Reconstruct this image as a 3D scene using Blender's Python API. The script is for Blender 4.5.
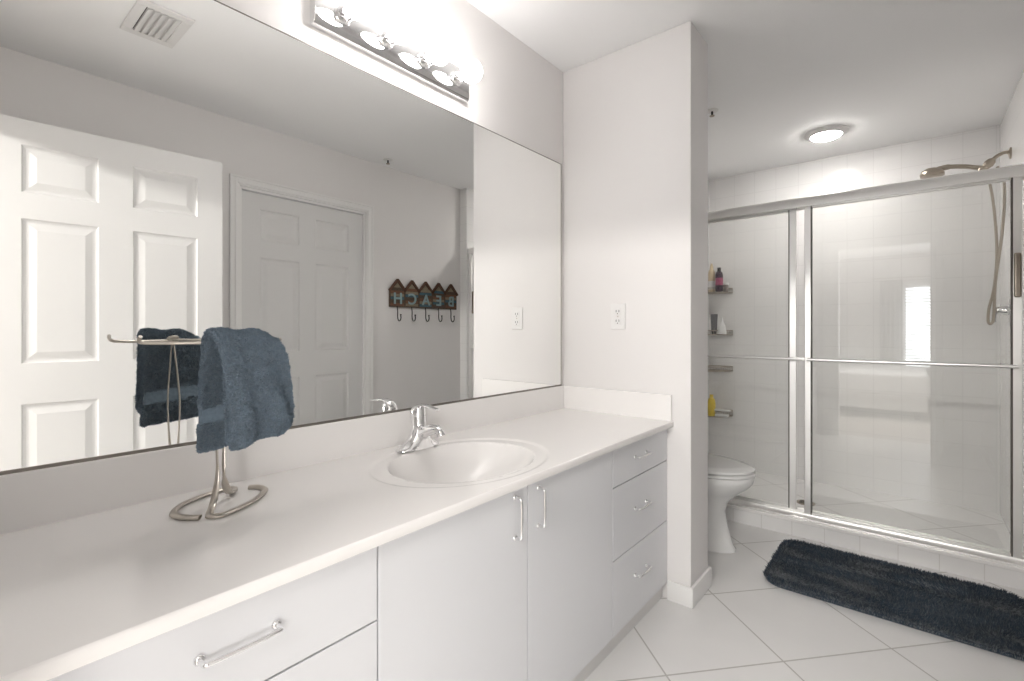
import bpy, bmesh, math, random
from mathutils import Vector, Matrix, noise
random.seed(7)
S = bpy.context.scene
for o in list(bpy.data.objects): bpy.data.objects.remove(o)
COL = S.collection
PI = math.pi

# ------------------------------------------------------------ camera, light
H = 1.152
cam_d = bpy.data.cameras.new('camera'); cam = bpy.data.objects.new('camera', cam_d); COL.objects.link(cam)
cam.location = (1.339, 0, H)
cam.rotation_euler = (PI/2, 0, math.atan2(.6374, .7705))
cam_d.sensor_width = 36; cam_d.lens = 482/1024*36; cam_d.shift_y = -10.5/1024
cam_d.clip_start = .01
S.camera = cam
w = bpy.data.worlds.new('world'); S.world = w; w.use_nodes = True
w.node_tree.nodes['Background'].inputs[0].default_value = (.75, .85, 1, 1)
w.node_tree.nodes['Background'].inputs[1].default_value = 1.5
S.view_settings.view_transform = 'Standard'; S.view_settings.look = 'None'
S.view_settings.gamma = 1; S.view_settings.use_curve_mapping = False
S.view_settings.exposure = 0.5
BULB = 20; DOME = 95; WINDOW_W = 28; HIGH_FILL_W = 80; SIDE_FILL_W = 17

def area(name, loc, rot, sx, sy, power, col=(1, 1, 1)):
    l = bpy.data.lights.new(name, 'AREA'); l.shape = 'RECTANGLE'; l.size = sx; l.size_y = sy; l.energy = power; l.color = col
    o = bpy.data.objects.new(name, l); COL.objects.link(o); o.location = loc; o.rotation_euler = rot
    return o
# daylight coming in through the bedroom window (faces +Y)
area('window_daylight', (1.7, -4.35, 1.25), (-PI/2, 0, PI), 1.0, 1.4, WINDOW_W, (.93, .96, 1))
area('bedroom_high_fill', (1.05, -1.9, 2.37), (math.radians(60), 0, 0), 1.8, .14, HIGH_FILL_W, (1, .97, .93))  # added fill without a fixture, hidden by the lintel, brightens the bathroom

area('bedroom_side_fill', (2.2, -1.1, .95), Vector((-.62, 1.45, .75)).to_track_quat('-Z', 'Y').to_euler(), .6, .6, SIDE_FILL_W, (1, .98, .95))  # unseen fill added beside the doorway, aimed up to lift ceiling and partition

# ------------------------------------------------------------ materials
def mat(name, col, rough=.5, metal=0, bump=0, bscale=50, spec=.5, coat=0, trans=0, vary=0, emit=None, es=0, sheen=0):
    m = bpy.data.materials.new(name); m.use_nodes = True
    nt = m.node_tree; b = nt.nodes['Principled BSDF']
    b.inputs['Base Color'].default_value = (*col, 1); b.inputs['Roughness'].default_value = rough
    b.inputs['Metallic'].default_value = metal; b.inputs['Specular IOR Level'].default_value = spec
    b.inputs['Coat Weight'].default_value = coat; b.inputs['Transmission Weight'].default_value = trans
    b.inputs['Sheen Weight'].default_value = sheen
    if emit: b.inputs['Emission Color'].default_value = (*emit, 1); b.inputs['Emission Strength'].default_value = es
    g = nt.nodes.new('ShaderNodeNewGeometry')
    n = nt.nodes.new('ShaderNodeTexNoise'); n.inputs['Scale'].default_value = bscale; n.inputs['Detail'].default_value = 4
    nt.links.new(g.outputs['Position'], n.inputs['Vector'])
    if bump:
        bp = nt.nodes.new('ShaderNodeBump'); bp.inputs['Strength'].default_value = bump; bp.inputs['Distance'].default_value = .002
        nt.links.new(n.outputs['Fac'], bp.inputs['Height']); nt.links.new(bp.outputs[0], b.inputs['Normal'])
    if vary:
        mx = nt.nodes.new('ShaderNodeMix'); mx.data_type = 'RGBA'
        mx.inputs[6].default_value = (*[c*(1-vary) for c in col], 1); mx.inputs[7].default_value = (*[min(1, c*(1+vary)) for c in col], 1)
        nt.links.new(n.outputs['Fac'], mx.inputs[0]); nt.links.new(mx.outputs[2], b.inputs['Base Color'])
    return m

def tile_mat(name, col, grout, pitch, axes, mortar, origin=(0, 0), rot=0, rough=.2, vary=.03, bump=.3):
    m = bpy.data.materials.new(name); m.use_nodes = True; nt = m.node_tree; b = nt.nodes['Principled BSDF']; L = nt.links
    g = nt.nodes.new('ShaderNodeNewGeometry'); sp = nt.nodes.new('ShaderNodeSeparateXYZ'); L.new(g.outputs['Position'], sp.inputs[0])
    cb = nt.nodes.new('ShaderNodeCombineXYZ'); L.new(sp.outputs[axes[0]], cb.inputs[0]); L.new(sp.outputs[axes[1]], cb.inputs[1])
    mp = nt.nodes.new('ShaderNodeMapping'); L.new(cb.outputs[0], mp.inputs[0])
    c, s = math.cos(-rot), math.sin(-rot)
    mp.inputs['Rotation'].default_value = (0, 0, -rot)
    mp.inputs['Location'].default_value = (-(c*origin[0]-s*origin[1]), -(s*origin[0]+c*origin[1]), 0)
    br = nt.nodes.new('ShaderNodeTexBrick'); br.offset = 0; br.squash = 1
    br.inputs['Scale'].default_value = 1; br.inputs['Brick Width'].default_value = pitch; br.inputs['Row Height'].default_value = pitch
    br.inputs['Mortar Size'].default_value = mortar; br.inputs['Mortar Smooth'].default_value = .3; br.inputs['Bias'].default_value = 0
    br.inputs['Color1'].default_value = (*[x*(1-vary) for x in col], 1); br.inputs['Color2'].default_value = (*col, 1)
    br.inputs['Mortar'].default_value = (*grout, 1); L.new(mp.outputs[0], br.inputs[0])
    n = nt.nodes.new('ShaderNodeTexNoise'); n.inputs['Scale'].default_value = 4; n.inputs['Detail'].default_value = 8; L.new(g.outputs['Position'], n.inputs['Vector'])
    r = nt.nodes.new('ShaderNodeMapRange'); r.inputs['To Min'].default_value = 1-2*vary; r.inputs['To Max'].default_value = 1+vary; L.new(n.outputs['Fac'], r.inputs[0])
    mx = nt.nodes.new('ShaderNodeVectorMath'); mx.operation = 'SCALE'; L.new(br.outputs['Color'], mx.inputs[0]); L.new(r.outputs[0], mx.inputs['Scale'])
    L.new(mx.outputs[0], b.inputs['Base Color']); b.inputs['Roughness'].default_value = rough
    bp = nt.nodes.new('ShaderNodeBump'); bp.invert = True; bp.inputs['Strength'].default_value = bump; bp.inputs['Distance'].default_value = .001
    L.new(br.outputs['Fac'], bp.inputs['Height']); L.new(bp.outputs[0], b.inputs['Normal'])
    return m

def pane_glass(name, tint, refl=1.0):
    m = bpy.data.materials.new(name); m.use_nodes = True; nt = m.node_tree; nt.nodes.clear(); L = nt.links
    o = nt.nodes.new('ShaderNodeOutputMaterial'); mx = nt.nodes.new('ShaderNodeMixShader')
    t = nt.nodes.new('ShaderNodeBsdfTransparent'); t.inputs[0].default_value = (*tint, 1)
    g = nt.nodes.new('ShaderNodeBsdfGlossy'); g.inputs['Roughness'].default_value = 0; g.inputs[0].default_value = (.95, .95, .95, 1)
    f = nt.nodes.new('ShaderNodeFresnel'); f.inputs['IOR'].default_value = 1.5
    k = nt.nodes.new('ShaderNodeMath'); k.operation = 'MULTIPLY'; k.inputs[1].default_value = refl
    L.new(f.outputs[0], k.inputs[0]); L.new(k.outputs[0], mx.inputs[0]); L.new(t.outputs[0], mx.inputs[1]); L.new(g.outputs[0], mx.inputs[2]); L.new(mx.outputs[0], o.inputs[0])
    return m

M = {}
M['wall'] = mat('wall_paint', (.81, .79, .78), .75, bump=.08, bscale=220)
M['ceiling'] = mat('ceiling_paint', (.93, .93, .93), .85, bump=.08, bscale=150)
M['trim'] = mat('trim_paint', (.86, .85, .84), .35)
M['door'] = mat('door_paint', (.745, .74, .73), .4)
M['cabinet'] = mat('cabinet_laminate', (.74, .745, .765), .35)
M['kick'] = mat('kick_board', (.74, .73, .72), .5)
M['counter'] = mat('cultured_marble', (.91, .89, .875), .2, coat=.15, vary=.02, bscale=3)
M['chrome'] = mat('chrome', (.86, .86, .87), .07, 1)
M['alu'] = mat('polished_aluminium', (.97, .965, .95), .38, 1)
M['nickel'] = mat('brushed_nickel', (.42, .37, .31), .3, 1)
M['satin'] = mat('satin_steel', (.55, .51, .46), .28, 1)
M['mirror'] = mat('mirror_glass', (.975, .98, .97), 0, 1)
M['dark'] = mat('dark_rubber', (.03, .03, .03), .5)
M['seal'] = mat('dark_seal', (.10, .09, .08), .5)
M['edge'] = mat('mirror_channel', (.22, .20, .18), .35, .8)
M['ceramic'] = mat('ceramic', (.82, .82, .81), .08, coat=.5)
M['plastic'] = mat('white_plastic', (.82, .81, .80), .35)
M['slot'] = mat('slot_black', (.02, .02, .02), .6)
M['floor'] = tile_mat('floor_tile', (.82, .81, .80), (.50, .48, .46), .434, (0, 1), .0035, (.998, 1.892), math.radians(48.6), .3, .03)
M['tile_xz'] = tile_mat('wall_tile_back', (.86, .85, .84), (.78, .77, .76), .155, (0, 2), .002, (1.29, .10), 0, .12, .015)
M['tile_yz'] = tile_mat('wall_tile_side', (.86, .85, .84), (.78, .77, .76), .155, (1, 2), .002, (4.28, .10), 0, .12, .015)
M['curb'] = tile_mat('curb_tile', (.86, .85, .84), (.72, .70, .68), .155, (0, 2), .002, (1.29, -.052), 0, .2, .015)
M['glass'] = pane_glass('shower_glass', (.97, .975, .97), 1.4)
M['clear'] = pane_glass('window_glass', (.97, .98, .98))
M['bulb'] = mat('bulb_glow', (1, 1, 1), .4, emit=(1, .965, .94), es=BULB)
M['dome'] = mat('dome_glow', (1, 1, 1), .4, emit=(1, .96, .92), es=DOME)
M['sky'] = mat('sky_glow', (1, 1, 1), .5, emit=(.93, .97, 1), es=2.5)
M['rug'] = mat('rug_pile', (.016, .034, .055), .6, vary=.4, bscale=40, spec=.4, sheen=.5)
M['towel'] = mat('towel_terry', (.19, .25, .31), .9, vary=.3, bscale=120, spec=.1, sheen=.35)
M['carpet'] = mat('bedroom_carpet', (.48, .44, .40), .95, bump=.5, bscale=300)
M['curtain'] = mat('curtain_cloth', (.50, .49, .48), .9)
M['blind'] = mat('blind_slat', (.85, .85, .85), .5)
M['linen'] = mat('linen', (.80, .80, .80), .85, bump=.2, bscale=15)
M['wood'] = mat('weathered_wood', (.09, .06, .04), .7, vary=.5, bscale=60)
M['roof'] = mat('roof_wood', (.10, .045, .025), .7, vary=.3, bscale=60)
M['tealw'] = mat('teal_letter', (.26, .36, .37), .6)
M['creamw'] = mat('cream_slat', (.24, .19, .13), .7, vary=.3, bscale=40)
M['redw'] = mat('rust_slat', (.17, .08, .045), .7, vary=.3, bscale=40)
M['bluew'] = mat('blue_slat', (.06, .12, .15), .7, vary=.3, bscale=40)
M['iron'] = mat('dark_iron', (.035, .03, .028), .45, .7)
M['bottle_cream'] = mat('bottle_cream', (.62, .50, .33), .3)
M['bottle_dark'] = mat('bottle_purple', (.03, .012, .03), .25)
M['label_red'] = mat('label_magenta', (.30, .05, .12), .4)
M['bottle_grey'] = mat('bottle_grey', (.10, .10, .11), .3)
M['bottle_white'] = mat('bottle_white', (.75, .75, .74), .3)
M['bottle_yellow'] = mat('bottle_yellow', (.70, .52, .05), .3)
M['bottle_amber'] = mat('jar_smoke', (.20, .17, .16), .2)

# ------------------------------------------------------------ mesh helpers
class MB:
    def __init__(s): s.v = []; s.f = []; s.mi = []; s.cur = 0
    def add(s, vs, fs):
        n = len(s.v); s.v += [tuple(v) for v in vs]
        for f in fs: s.f.append(tuple(i+n for i in f)); s.mi.append(s.cur)
        return s
    def box(s, a, b, rz=0, c=None):
        x0, y0, z0 = a; x1, y1, z1 = b
        vs = [(x, y, z) for x in (x0, x1) for y in (y0, y1) for z in (z0, z1)]
        if rz:
            c = c or ((x0+x1)/2, (y0+y1)/2); cc, ss = math.cos(rz), math.sin(rz)
            vs = [(c[0]+(x-c[0])*cc-(y-c[1])*ss, c[1]+(x-c[0])*ss+(y-c[1])*cc, z) for x, y, z in vs]
        return s.add(vs, [(0, 1, 3, 2), (4, 6, 7, 5), (0, 4, 5, 1), (2, 3, 7, 6), (0, 2, 6, 4), (1, 5, 7, 3)])
    def tube(s, pts, r, n=10, flat=1, closed=False, up=(0, 0, 1)):
        P = [Vector(p) for p in pts]; R = r if isinstance(r, (list, tuple)) else [r]*len(P); m = len(P)
        vs = []; prev = None
        for i, p in enumerate(P):
            if closed: t = P[(i+1) % m]-P[i-1]
            else: t = P[min(i+1, m-1)]-P[max(i-1, 0)]
            t.normalize()
            if flat != 1: u = Vector(up)-t*t.dot(Vector(up))
            elif prev is None: u = t.orthogonal()
            else: u = prev-t*t.dot(prev)
            if u.length < 1e-6: u = t.orthogonal()
            u.normalize(); prev = u; q = t.cross(u)
            for k in range(n):
                a = 2*PI*k/n; vs.append(p+u*math.cos(a)*R[i]*flat+q*math.sin(a)*R[i])
        fs = []
        for i in range(m if closed else m-1):
            j = (i+1) % m
            for k in range(n): fs.append((i*n+k, i*n+(k+1) % n, j*n+(k+1) % n, j*n+k))
        if not closed: fs += [tuple(range(n))[::-1], tuple((m-1)*n+k for k in range(n))]
        return s.add(vs, fs)
    def lathe(s, prof, o=(0, 0, 0), axis=(0, 0, 1), n=28, sx=1, sy=1):
        ax = Vector(axis).normalized(); u = ax.orthogonal().normalized()
        if abs(ax.z) > .99: u = Vector((1, 0, 0))
        q = ax.cross(u); o = Vector(o); vs = []
        for r, h in prof:
            r = max(r, 1e-5)
            for k in range(n):
                a = 2*PI*k/n; vs.append(o+ax*h+u*math.cos(a)*r*sx+q*math.sin(a)*r*sy)
        fs = []
        for i in range(len(prof)-1):
            for k in range(n): fs.append((i*n+k, i*n+(k+1) % n, (i+1)*n+(k+1) % n, (i+1)*n+k))
        fs += [tuple(range(n))[::-1], tuple((len(prof)-1)*n+k for k in range(n))]
        return s.add(vs, fs)
    def loft(s, rings, cap=True):
        n = len(rings[0]); vs = [p for r in rings for p in r]; fs = []
        for i in range(len(rings)-1):
            for k in range(n): fs.append((i*n+k, i*n+(k+1) % n, (i+1)*n+(k+1) % n, (i+1)*n+k))
        if cap: fs += [tuple(range(n))[::-1], tuple((len(rings)-1)*n+k for k in range(n))]
        return s.add(vs, fs)
    def prism(s, poly, d, to3):     # poly in 2D, extrude d, to3(a,b,depth)->xyz
        n = len(poly); vs = [to3(a, b, 0) for a, b in poly]+[to3(a, b, d) for a, b in poly]
        return s.add(vs, [tuple(range(n))[::-1], tuple(range(n, 2*n))]+[(i, (i+1) % n, n+(i+1) % n, n+i) for i in range(n)])
    def build(s, name, m, parent=None, bevel=0, seg=2, smooth=False, kind=None, sub=0):
        me = bpy.data.meshes.new(name); me.from_pydata(s.v, [], s.f)
        for x in (m if isinstance(m, (list, tuple)) else [m]): me.materials.append(M[x] if isinstance(x, str) else x)
        me.polygons.foreach_set('material_index', s.mi)
        b = bmesh.new(); b.from_mesh(me); bmesh.ops.recalc_face_normals(b, faces=b.faces); b.to_mesh(me); b.free()
        if smooth or bevel: me.polygons.foreach_set('use_smooth', [True]*len(me.polygons))
        if smooth and not bevel: me.set_sharp_from_angle(angle=math.radians(50))
        o = bpy.data.objects.new(name, me); COL.objects.link(o)
        if bevel:
            d = o.modifiers.new('bevel', 'BEVEL'); d.width = bevel; d.segments = seg; d.limit_method = 'ANGLE'; d.angle_limit = math.radians(50); d.harden_normals = True
        if sub:
            d = o.modifiers.new('sub', 'SUBSURF'); d.levels = sub; d.render_levels = sub
        if parent:
            o.parent = parent; o.matrix_parent_inverse = Matrix.Translation(-parent.location) @ Matrix.Identity(4)
        if kind: o['kind'] = kind
        return o
def thing(name, label, cat, loc=(0, 0, 0), group=None):
    o = bpy.data.objects.new(name, None); COL.objects.link(o); o.location = loc; o.empty_display_size = .05
    o['label'] = label; o['category'] = cat
    if group: o['group'] = group
    return o
def tag(o, label, cat, group=None):
    o['label'] = label; o['category'] = cat
    if group: o['group'] = group
    return o
def struct(name, a, b, m, bevel=0):
    return MB().box(a, b).build(name, m, kind='structure', bevel=bevel)
def spline(pts, n=8):
    P = [Vector(p) for p in pts]; out = []
    for i in range(len(P)-1):
        p0 = P[max(i-1, 0)]; p1 = P[i]; p2 = P[i+1]; p3 = P[min(i+2, len(P)-1)]
        for k in range(n):
            t = k/n; out.append(.5*((2*p1)+(p2-p0)*t+(2*p0-5*p1+4*p2-p3)*t*t+(3*p1-p0-3*p2+p3)*t**3))
    out.append(P[-1]); return out

# ------------------------------------------------------------ room shell
CZ = 2.44; W = 1.855; YE = 2.018; YB = 4.28; SX = 1.77; Y0 = -.03
struct('floor', (-.12, -.15, -.1), (1.97, YB+.1, 0), 'floor')
struct('ceiling', (-.12, -.15, CZ), (1.97, YB+.1, CZ+.1), 'ceiling')
struct('wall_left', (-.12, -.15, 0), (0, 3.14, CZ), 'wall')
struct('wall_left_shower', (-.12, 3.14, 0), (0, YB+.1, CZ), 'tile_yz')
struct('wall_partition', (0, YE, 0), (.635, 2.237, CZ), 'wall', bevel=.004)
struct('wall_shower_back', (0, YB, 0), (SX+.2, YB+.1, CZ), 'tile_xz')
struct('wall_shower_right', (SX, 3.10, 0), (1.97, YB, CZ), 'tile_yz')
# right wall with closet doorway (Y 1.215..2.11, top 2.03)
CY0, CY1 = 1.215, 2.105
r = MB(); r.box((W, -.15, 0), (1.97, CY0, CZ)); r.box((W, CY1, 0), (1.97, 3.10, CZ)); r.box((W, CY0, 2.04), (1.97, CY1, CZ))
r.build('wall_right', 'wall', kind='structure')
# wall behind the camera with the doorway to the bedroom
DX0, DX1 = .72, 1.52
r = MB(); r.box((0, -.15, 0), (DX0, Y0, CZ)); r.box((DX1, -.15, 0), (W, Y0, CZ)); r.box((DX0, -.15, 2.03), (DX1, Y0, CZ))
r.build('wall_back', 'wall', kind='structure')

def baseboard(name, poly3, ):      # list of boxes
    m = MB()
    for a, b in poly3: m.box(a, b)
    return m.build(name, 'trim', kind='structure', bevel=.004)
t = .013; bh = .085
baseboard('baseboard_partition', [((.537, YE-t, 0), (.635+t, YE, bh)), ((.635, YE, 0), (.635+t, 2.237, bh)), ((0, 2.237, 0), (.635+t, 2.237+t, bh))])
baseboard('baseboard_right', [((W-t, Y0, 0), (W, CY0-.06, bh)), ((W-t, CY1+.06, 0), (W, 3.078, bh))])
baseboard('baseboard_left', [((0, 2.25, 0), (t, 3.078, bh))])
baseboard('baseboard_back', [((DX1+.062, Y0, 0), (W-t, Y0+t, bh))])

def casing_x(name, x, y0, y1, top, d):    # casing around an opening in a wall facing -X
    m = MB(); cw = .058
    for k, (o, th) in enumerate(((0, .012), (.012, .018), (.03, .015), (.046, .020))):
        o2 = (.012, .03, .046, .058)[k]
        m.box((x-th, y0-o2, 0), (x, y0-o, top+o2)); m.box((x-th, y1+o, 0), (x, y1+o2, top+o2)); m.box((x-th, y0-o, top+o), (x, y1+o, top+o2))
    # jamb lining and stop
    m.box((x, y0, 0), (x+.115, y0+.015, top)); m.box((x, y1-.015, 0), (x+.115, y1, top)); m.box((x, y0+.015, top-.015), (x+.115, y1-.015, top))
    return m.build(name, 'trim', kind='structure', bevel=.002)
casing_x('trim_1', W, CY0, CY1, 2.04, .02)
m = MB()
for k, (o, th) in enumerate(((0, .012), (.012, .018), (.03, .015), (.046, .020))):
    o2 = (.012, .03, .046, .058)[k]
    for ys in ((Y0, Y0+th), (-.15-th, -.15)):
        m.box((DX0-o2, ys[0], 0), (DX0-o, ys[1], 2.03+o2)); m.box((DX1+o, ys[0], 0), (DX1+o2, ys[1], 2.03+o2)); m.box((DX0-o, ys[0], 2.03+o), (DX1+o, ys[1], 2.03+o2))
m.box((DX0, -.15, 0), (DX0+.012, Y0, 2.03)); m.box((DX1-.012, -.15, 0), (DX1, Y0, 2.03)); m.box((DX0+.012, -.15, 2.018), (DX1-.012, Y0, 2.03))
m.build('trim_2', 'trim', kind='structure', bevel=.002)

def six_panel(width, height=2.015, th=.035, stile=.113, pan=None):
    # local: x along width 0..width, y depth, z up; raised panels on both faces
    m = MB(); pan = pan or [(stile, stile+(width-3*stile)/2), (width-stile-(width-3*stile)/2, width-stile)]
    rows = [(.24, .83), (1.0, 1.607), (1.716, 1.915)]
    xs = sorted({0, width, *[a for p in pan for a in p]}); zs = sorted({0, height, *[a for p in rows for a in p]})
    for sgn in (0, 1):
        y = 0 if sgn == 0 else th; s = 1 if sgn == 0 else -1
        for i in range(len(xs)-1):
            for j in range(len(zs)-1):
                x0, x1, z0, z1 = xs[i], xs[i+1], zs[j], zs[j+1]
                if (x0, x1) in pan and (z0, z1) in rows:
                    steps = [(0, 0), (.006, .007), (.014, .009), (.022, .008), (.045, .001), (.047, .0005)]
                    rings = [[(x0+o, y+s*d, z0+o), (x1-o, y+s*d, z0+o), (x1-o, y+s*d, z1-o), (x0+o, y+s*d, z1-o)] for o, d in steps]
                    for a, b in zip(rings, rings[1:]):
                        m.add(a+b, [(k, (k+1) % 4, 4+(k+1) % 4, 4+k) for k in range(4)])
                    m.add(rings[-1], [(0, 1, 2, 3)])
                else: m.add([(x0, y, z0), (x1, y, z0), (x1, y, z1), (x0, y, z1)], [(0, 1, 2, 3)])
    m.add([(0, 0, 0), (0, th, 0), (0, th, height), (0, 0, height)], [(0, 1, 2, 3)])
    m.add([(width, 0, 0), (width, th, 0), (width, th, height), (width, 0, height)], [(0, 1, 2, 3)])
    m.add([(0, 0, 0), (width, 0, 0), (width, th, 0), (0, th, 0)], [(0, 1, 2, 3)])
    m.add([(0, 0, height), (width, 0, height), (width, th, height), (0, th, height)], [(0, 1, 2, 3)])
    return m
def place(m, origin, rz):
    c, s = math.cos(rz), math.sin(rz)
    m.v = [(origin[0]+x*c-y*s, origin[1]+x*s+y*c, origin[2]+z) for x, y, z in m.v]; return m
def fixn(o):
    b = bmesh.new(); b.from_mesh(o.data); bmesh.ops.remove_doubles(b, verts=b.verts, dist=1e-5); bmesh.ops.recalc_face_normals(b, faces=b.faces); b.to_mesh(b and o.data); b.free()
def knob(parent, org, rz, x, th, z=.95):
    for y, ax in ((0, -1), (th, 1)):
        k = MB().lathe([(.032, 0), (.032, .006), (.012, .01), (.011, .03), (.022, .036), (.028, .048), (.026, .058), (.012, .064)], (x, y, z), (0, ax, 0))
        place(k, org, rz).build('door_knob', 'satin', parent, smooth=True)
# open bathroom door: free edge at (1.458,.983), hinge near the doorway
fe = Vector((1.464, .983)); hg = Vector((1.543, .075)); dv = hg-fe; wd = dv.length; rz = math.atan2(dv.y, dv.x)
org = (fe.x, fe.y, .012)
d1 = place(six_panel(wd, 2.02, .035, pan=[(.112, .373), (.495, .742)]), org, rz).build('door_1', 'door', kind='structure')
fixn(d1)
m = MB()
for z in (.25, 1.0, 1.8): m.tube([(wd+.004, .036, z-.045), (wd+.004, .036, z+.045)], .007)
place(m, org, rz).build('door_hinge', 'satin', d1, smooth=True)
# closet door on the right wall (seen in the mirror)
org = (W+.025, CY0+.017, .008)
d2 = place(six_panel(CY1-CY0-.034, 2.014), (W+.055, CY0+.017, .008), PI/2).build('door_2', 'door', kind='structure')
fixn(d2); knob(d2, (W+.055, CY0+.017, .008), PI/2, .06, .035)

# ------------------------------------------------------------ bedroom beyond the doorway
struct('floor_bedroom', (-.8, -4.3, -.1), (3.4, -.15, 0), 'carpet')
struct('ceiling_bedroom', (-.8, -4.3, CZ), (3.4, -.15, CZ+.1), 'ceiling')
struct('wall_bedroom_left', (-.9, -4.3, 0), (-.8, -.15, CZ), 'wall')
struct('wall_bedroom_right', (3.4, -4.3, 0), (3.5, -.15, CZ), 'wall')
r = MB(); r.box((-.8, -.15, 0), (-.12, -.05, CZ)); r.box((1.97, -.15, 0), (3.4, -.05, CZ)); r.build('wall_bedroom_front', 'wall', kind='structure')
WX0, WX1, WZ0, WZ1 = 1.24, 2.2, .5, 1.92
r = MB(); r.box((-.8, -4.4, 0), (WX0, -4.3, CZ)); r.box((WX1, -4.4, 0), (3.4, -4.3, CZ)); r.box((WX0, -4.4, 0), (WX1, -4.3, WZ0)); r.box((WX0, -4.4, WZ1), (WX1, -4.3, CZ))
r.build('wall_bedroom_back', 'wall', kind='structure')
m = MB()
for a, b in (((WX0, -4.38, WZ0), (WX0+.04, -4.34, WZ1)), ((WX1-.04, -4.38, WZ0), (WX1, -4.34, WZ1)), ((WX0, -4.38, WZ0), (WX1, -4.34, WZ0+.04)), ((WX0, -4.38, WZ1-.04), (WX1, -4.34, WZ1)), ((1.70, -4.375, WZ0), (1.74, -4.345, WZ1))): m.box(a, b)
wn = m.build('window_1', 'trim', kind='structure', bevel=.003)
MB().box((WX0+.04, -4.364, WZ0+.04), (WX1-.04, -4.36, WZ1-.04)).build('window_pane', 'clear', wn)
m = MB().box((WX0-.3, -4.62, WZ0-.3), (WX1+.3, -4.60, WZ1+.3)).build('sky', 'sky', kind='structure')
bl = thing('window_blind', 'white horizontal slat blind over the bright bedroom window', 'blind', (1.7, -4.28, WZ1))
z = WZ1-.05
MB().box((WX0, -4.30, WZ1-.03), (WX1, -4.262, WZ1+.01)).build('headrail', 'blind', bl)
m = MB()
while z > WZ0+.02:
    m.add([(WX0+.01, -4.295, z-.012), (WX1-.01, -4.295, z-.012), (WX1-.01, -4.265, z+.012), (WX0+.01, -4.265, z+.012), (WX0+.01, -4.295, z-.010), (WX1-.01, -4.295, z-.010), (WX1-.01, -4.265, z+.014), (WX0+.01, -4.265, z+.014)], [(0, 1, 2, 3), (4, 5, 6, 7), (0, 1, 5, 4), (2, 3, 7, 6), (0, 3, 7, 4), (1, 2, 6, 5)]); z -= .05
m.build('slats', 'blind', bl)
def curtain(x0, x1, label):
    n = 60; rows = [(2.0, 1), (1.2, 1), (.05, 1.04)]; vs = []; fs = []
    for z, k in rows:
        for i in range(n+1):
            u = i/n; vs.append((x0+(x1-x0)*u, -4.19+.028*math.sin(u*PI*10)*k, z))
    for j in range(len(rows)-1):
        for i in range(n): fs.append((j*(n+1)+i, j*(n+1)+i+1, (j+1)*(n+1)+i+1, (j+1)*(n+1)+i))
    o = MB().add(vs, fs).build('curtain', 'curtain', smooth=True)
    d = o.modifiers.new('s', 'SOLIDIFY'); d.thickness = .004
    tag(o, label, 'curtain')
curtain(.93, 1.24, 'grey curtain hanging left of the bedroom window in the glass reflection'.replace('left of', 'beside'))
cr = thing('curtain_rod', 'thin dark curtain rod above the bedroom window blind', 'curtain rod', (1.5, -4.2, 2.04))
MB().tube([(.83, -4.2, 2.04), (2.4, -4.2, 2.04)], .011).build('rod', 'nickel', cr, smooth=True)
for x in (.83, 2.4):
    MB().lathe([(.01, -.02), (.022, 0), (.01, .02)], (x, -4.2, 2.04), (1, 0, 0)).build('finial', 'nickel', cr, smooth=True)
    MB().box((x+(.05 if x < 1 else -.07), -4.3, 2.02), (x+(.07 if x < 1 else -.05), -4.2, 2.03)).build('bracket', 'nickel', cr)
bd = thing('bed', 'white bed with rounded pillow seen reflected in the shower glass', 'bed', (1.0, -2.6, 0))
MB().box((.0, -3.6, .12), (1.5, -1.6, .32)).build('bed_base', 'linen', bd, bevel=.02)
MB().box((.0, -3.6, .32), (1.5, -1.6, .56)).build('mattress', 'linen', bd, bevel=.05, seg=4)
MB().box((-.02, -3.3, .30), (1.52, -1.58, .60)).build('duvet', 'linen', bd, bevel=.06, seg=4)
for x in (.05, 1.4):
    for y in (-3.5, -1.75): MB().lathe([(.025, 0), (.035, .12)], (x, y, 0)).build('leg', 'wood', bd, smooth=True)
MB().lathe([(.01, -.09), (.2, -.07), (.30, 0), (.2, .07), (.01, .09)], (.55, -3.35, .70), (0, -.9, .5), sx=1, sy=.8).build('pillow', 'linen', bd, smooth=True, sub=1)

# ------------------------------------------------------------ vanity
FX = .535
def pull(p0, p1, parent, name='handle', out=.023):
    p0, p1 = Vector(p0), Vector(p1); n = Vector((1, 0, 0)); d = (p1-p0).normalized()
    pts = spline([p0, p0+n*out*.7, p0+n*out+d*.008, (p0+p1)/2+n*out*1.06, p1+n*out-d*.008, p1+n*out*.7, p1], 6)
    m = MB().tube(pts, .004, 10)
    for p in (p0, p1): m.lathe([(.008, 0), (.008, .003), (.005, .006)], p, (1, 0, 0), 14)
    return m.build(name, 'chrome', parent, smooth=True)
def front(parent, name, y0, y1, z0, z1, g=.0018):
    o = MB().box((FX-.018, y0+g, z0+g), (FX, y1-g, z1-g)).build(name, 'cabinet', bevel=.0012)
    o.parent = parent; o.matrix_parent_inverse = Matrix.Translation(-parent.location)
    return o
def carcass(parent, y0, y1):
    m = MB()
    m.box((.001, y0, .06), (.012, y1, .738)); m.box((.012, y0, .06), (FX-.02, y0+.016, .738)); m.box((.012, y1-.016, .06), (FX-.02, y1, .738)); m.box((.012, y0+.016, .06), (FX-.02, y1-.016, .076))
    m.build('cabinet_body', 'cabinet', parent)
    MB().box((.05, y0, 0.0), (FX-.022, y1, .06)).build('toe_kick', 'kick', parent)
lc = thing('drawer_cabinet', 'white flat-front drawer cabinet at the near left end of the vanity', 'cabinet', (.27, .26, 0), 'vanity cabinets')
carcass(lc, -.028, .56)
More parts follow.
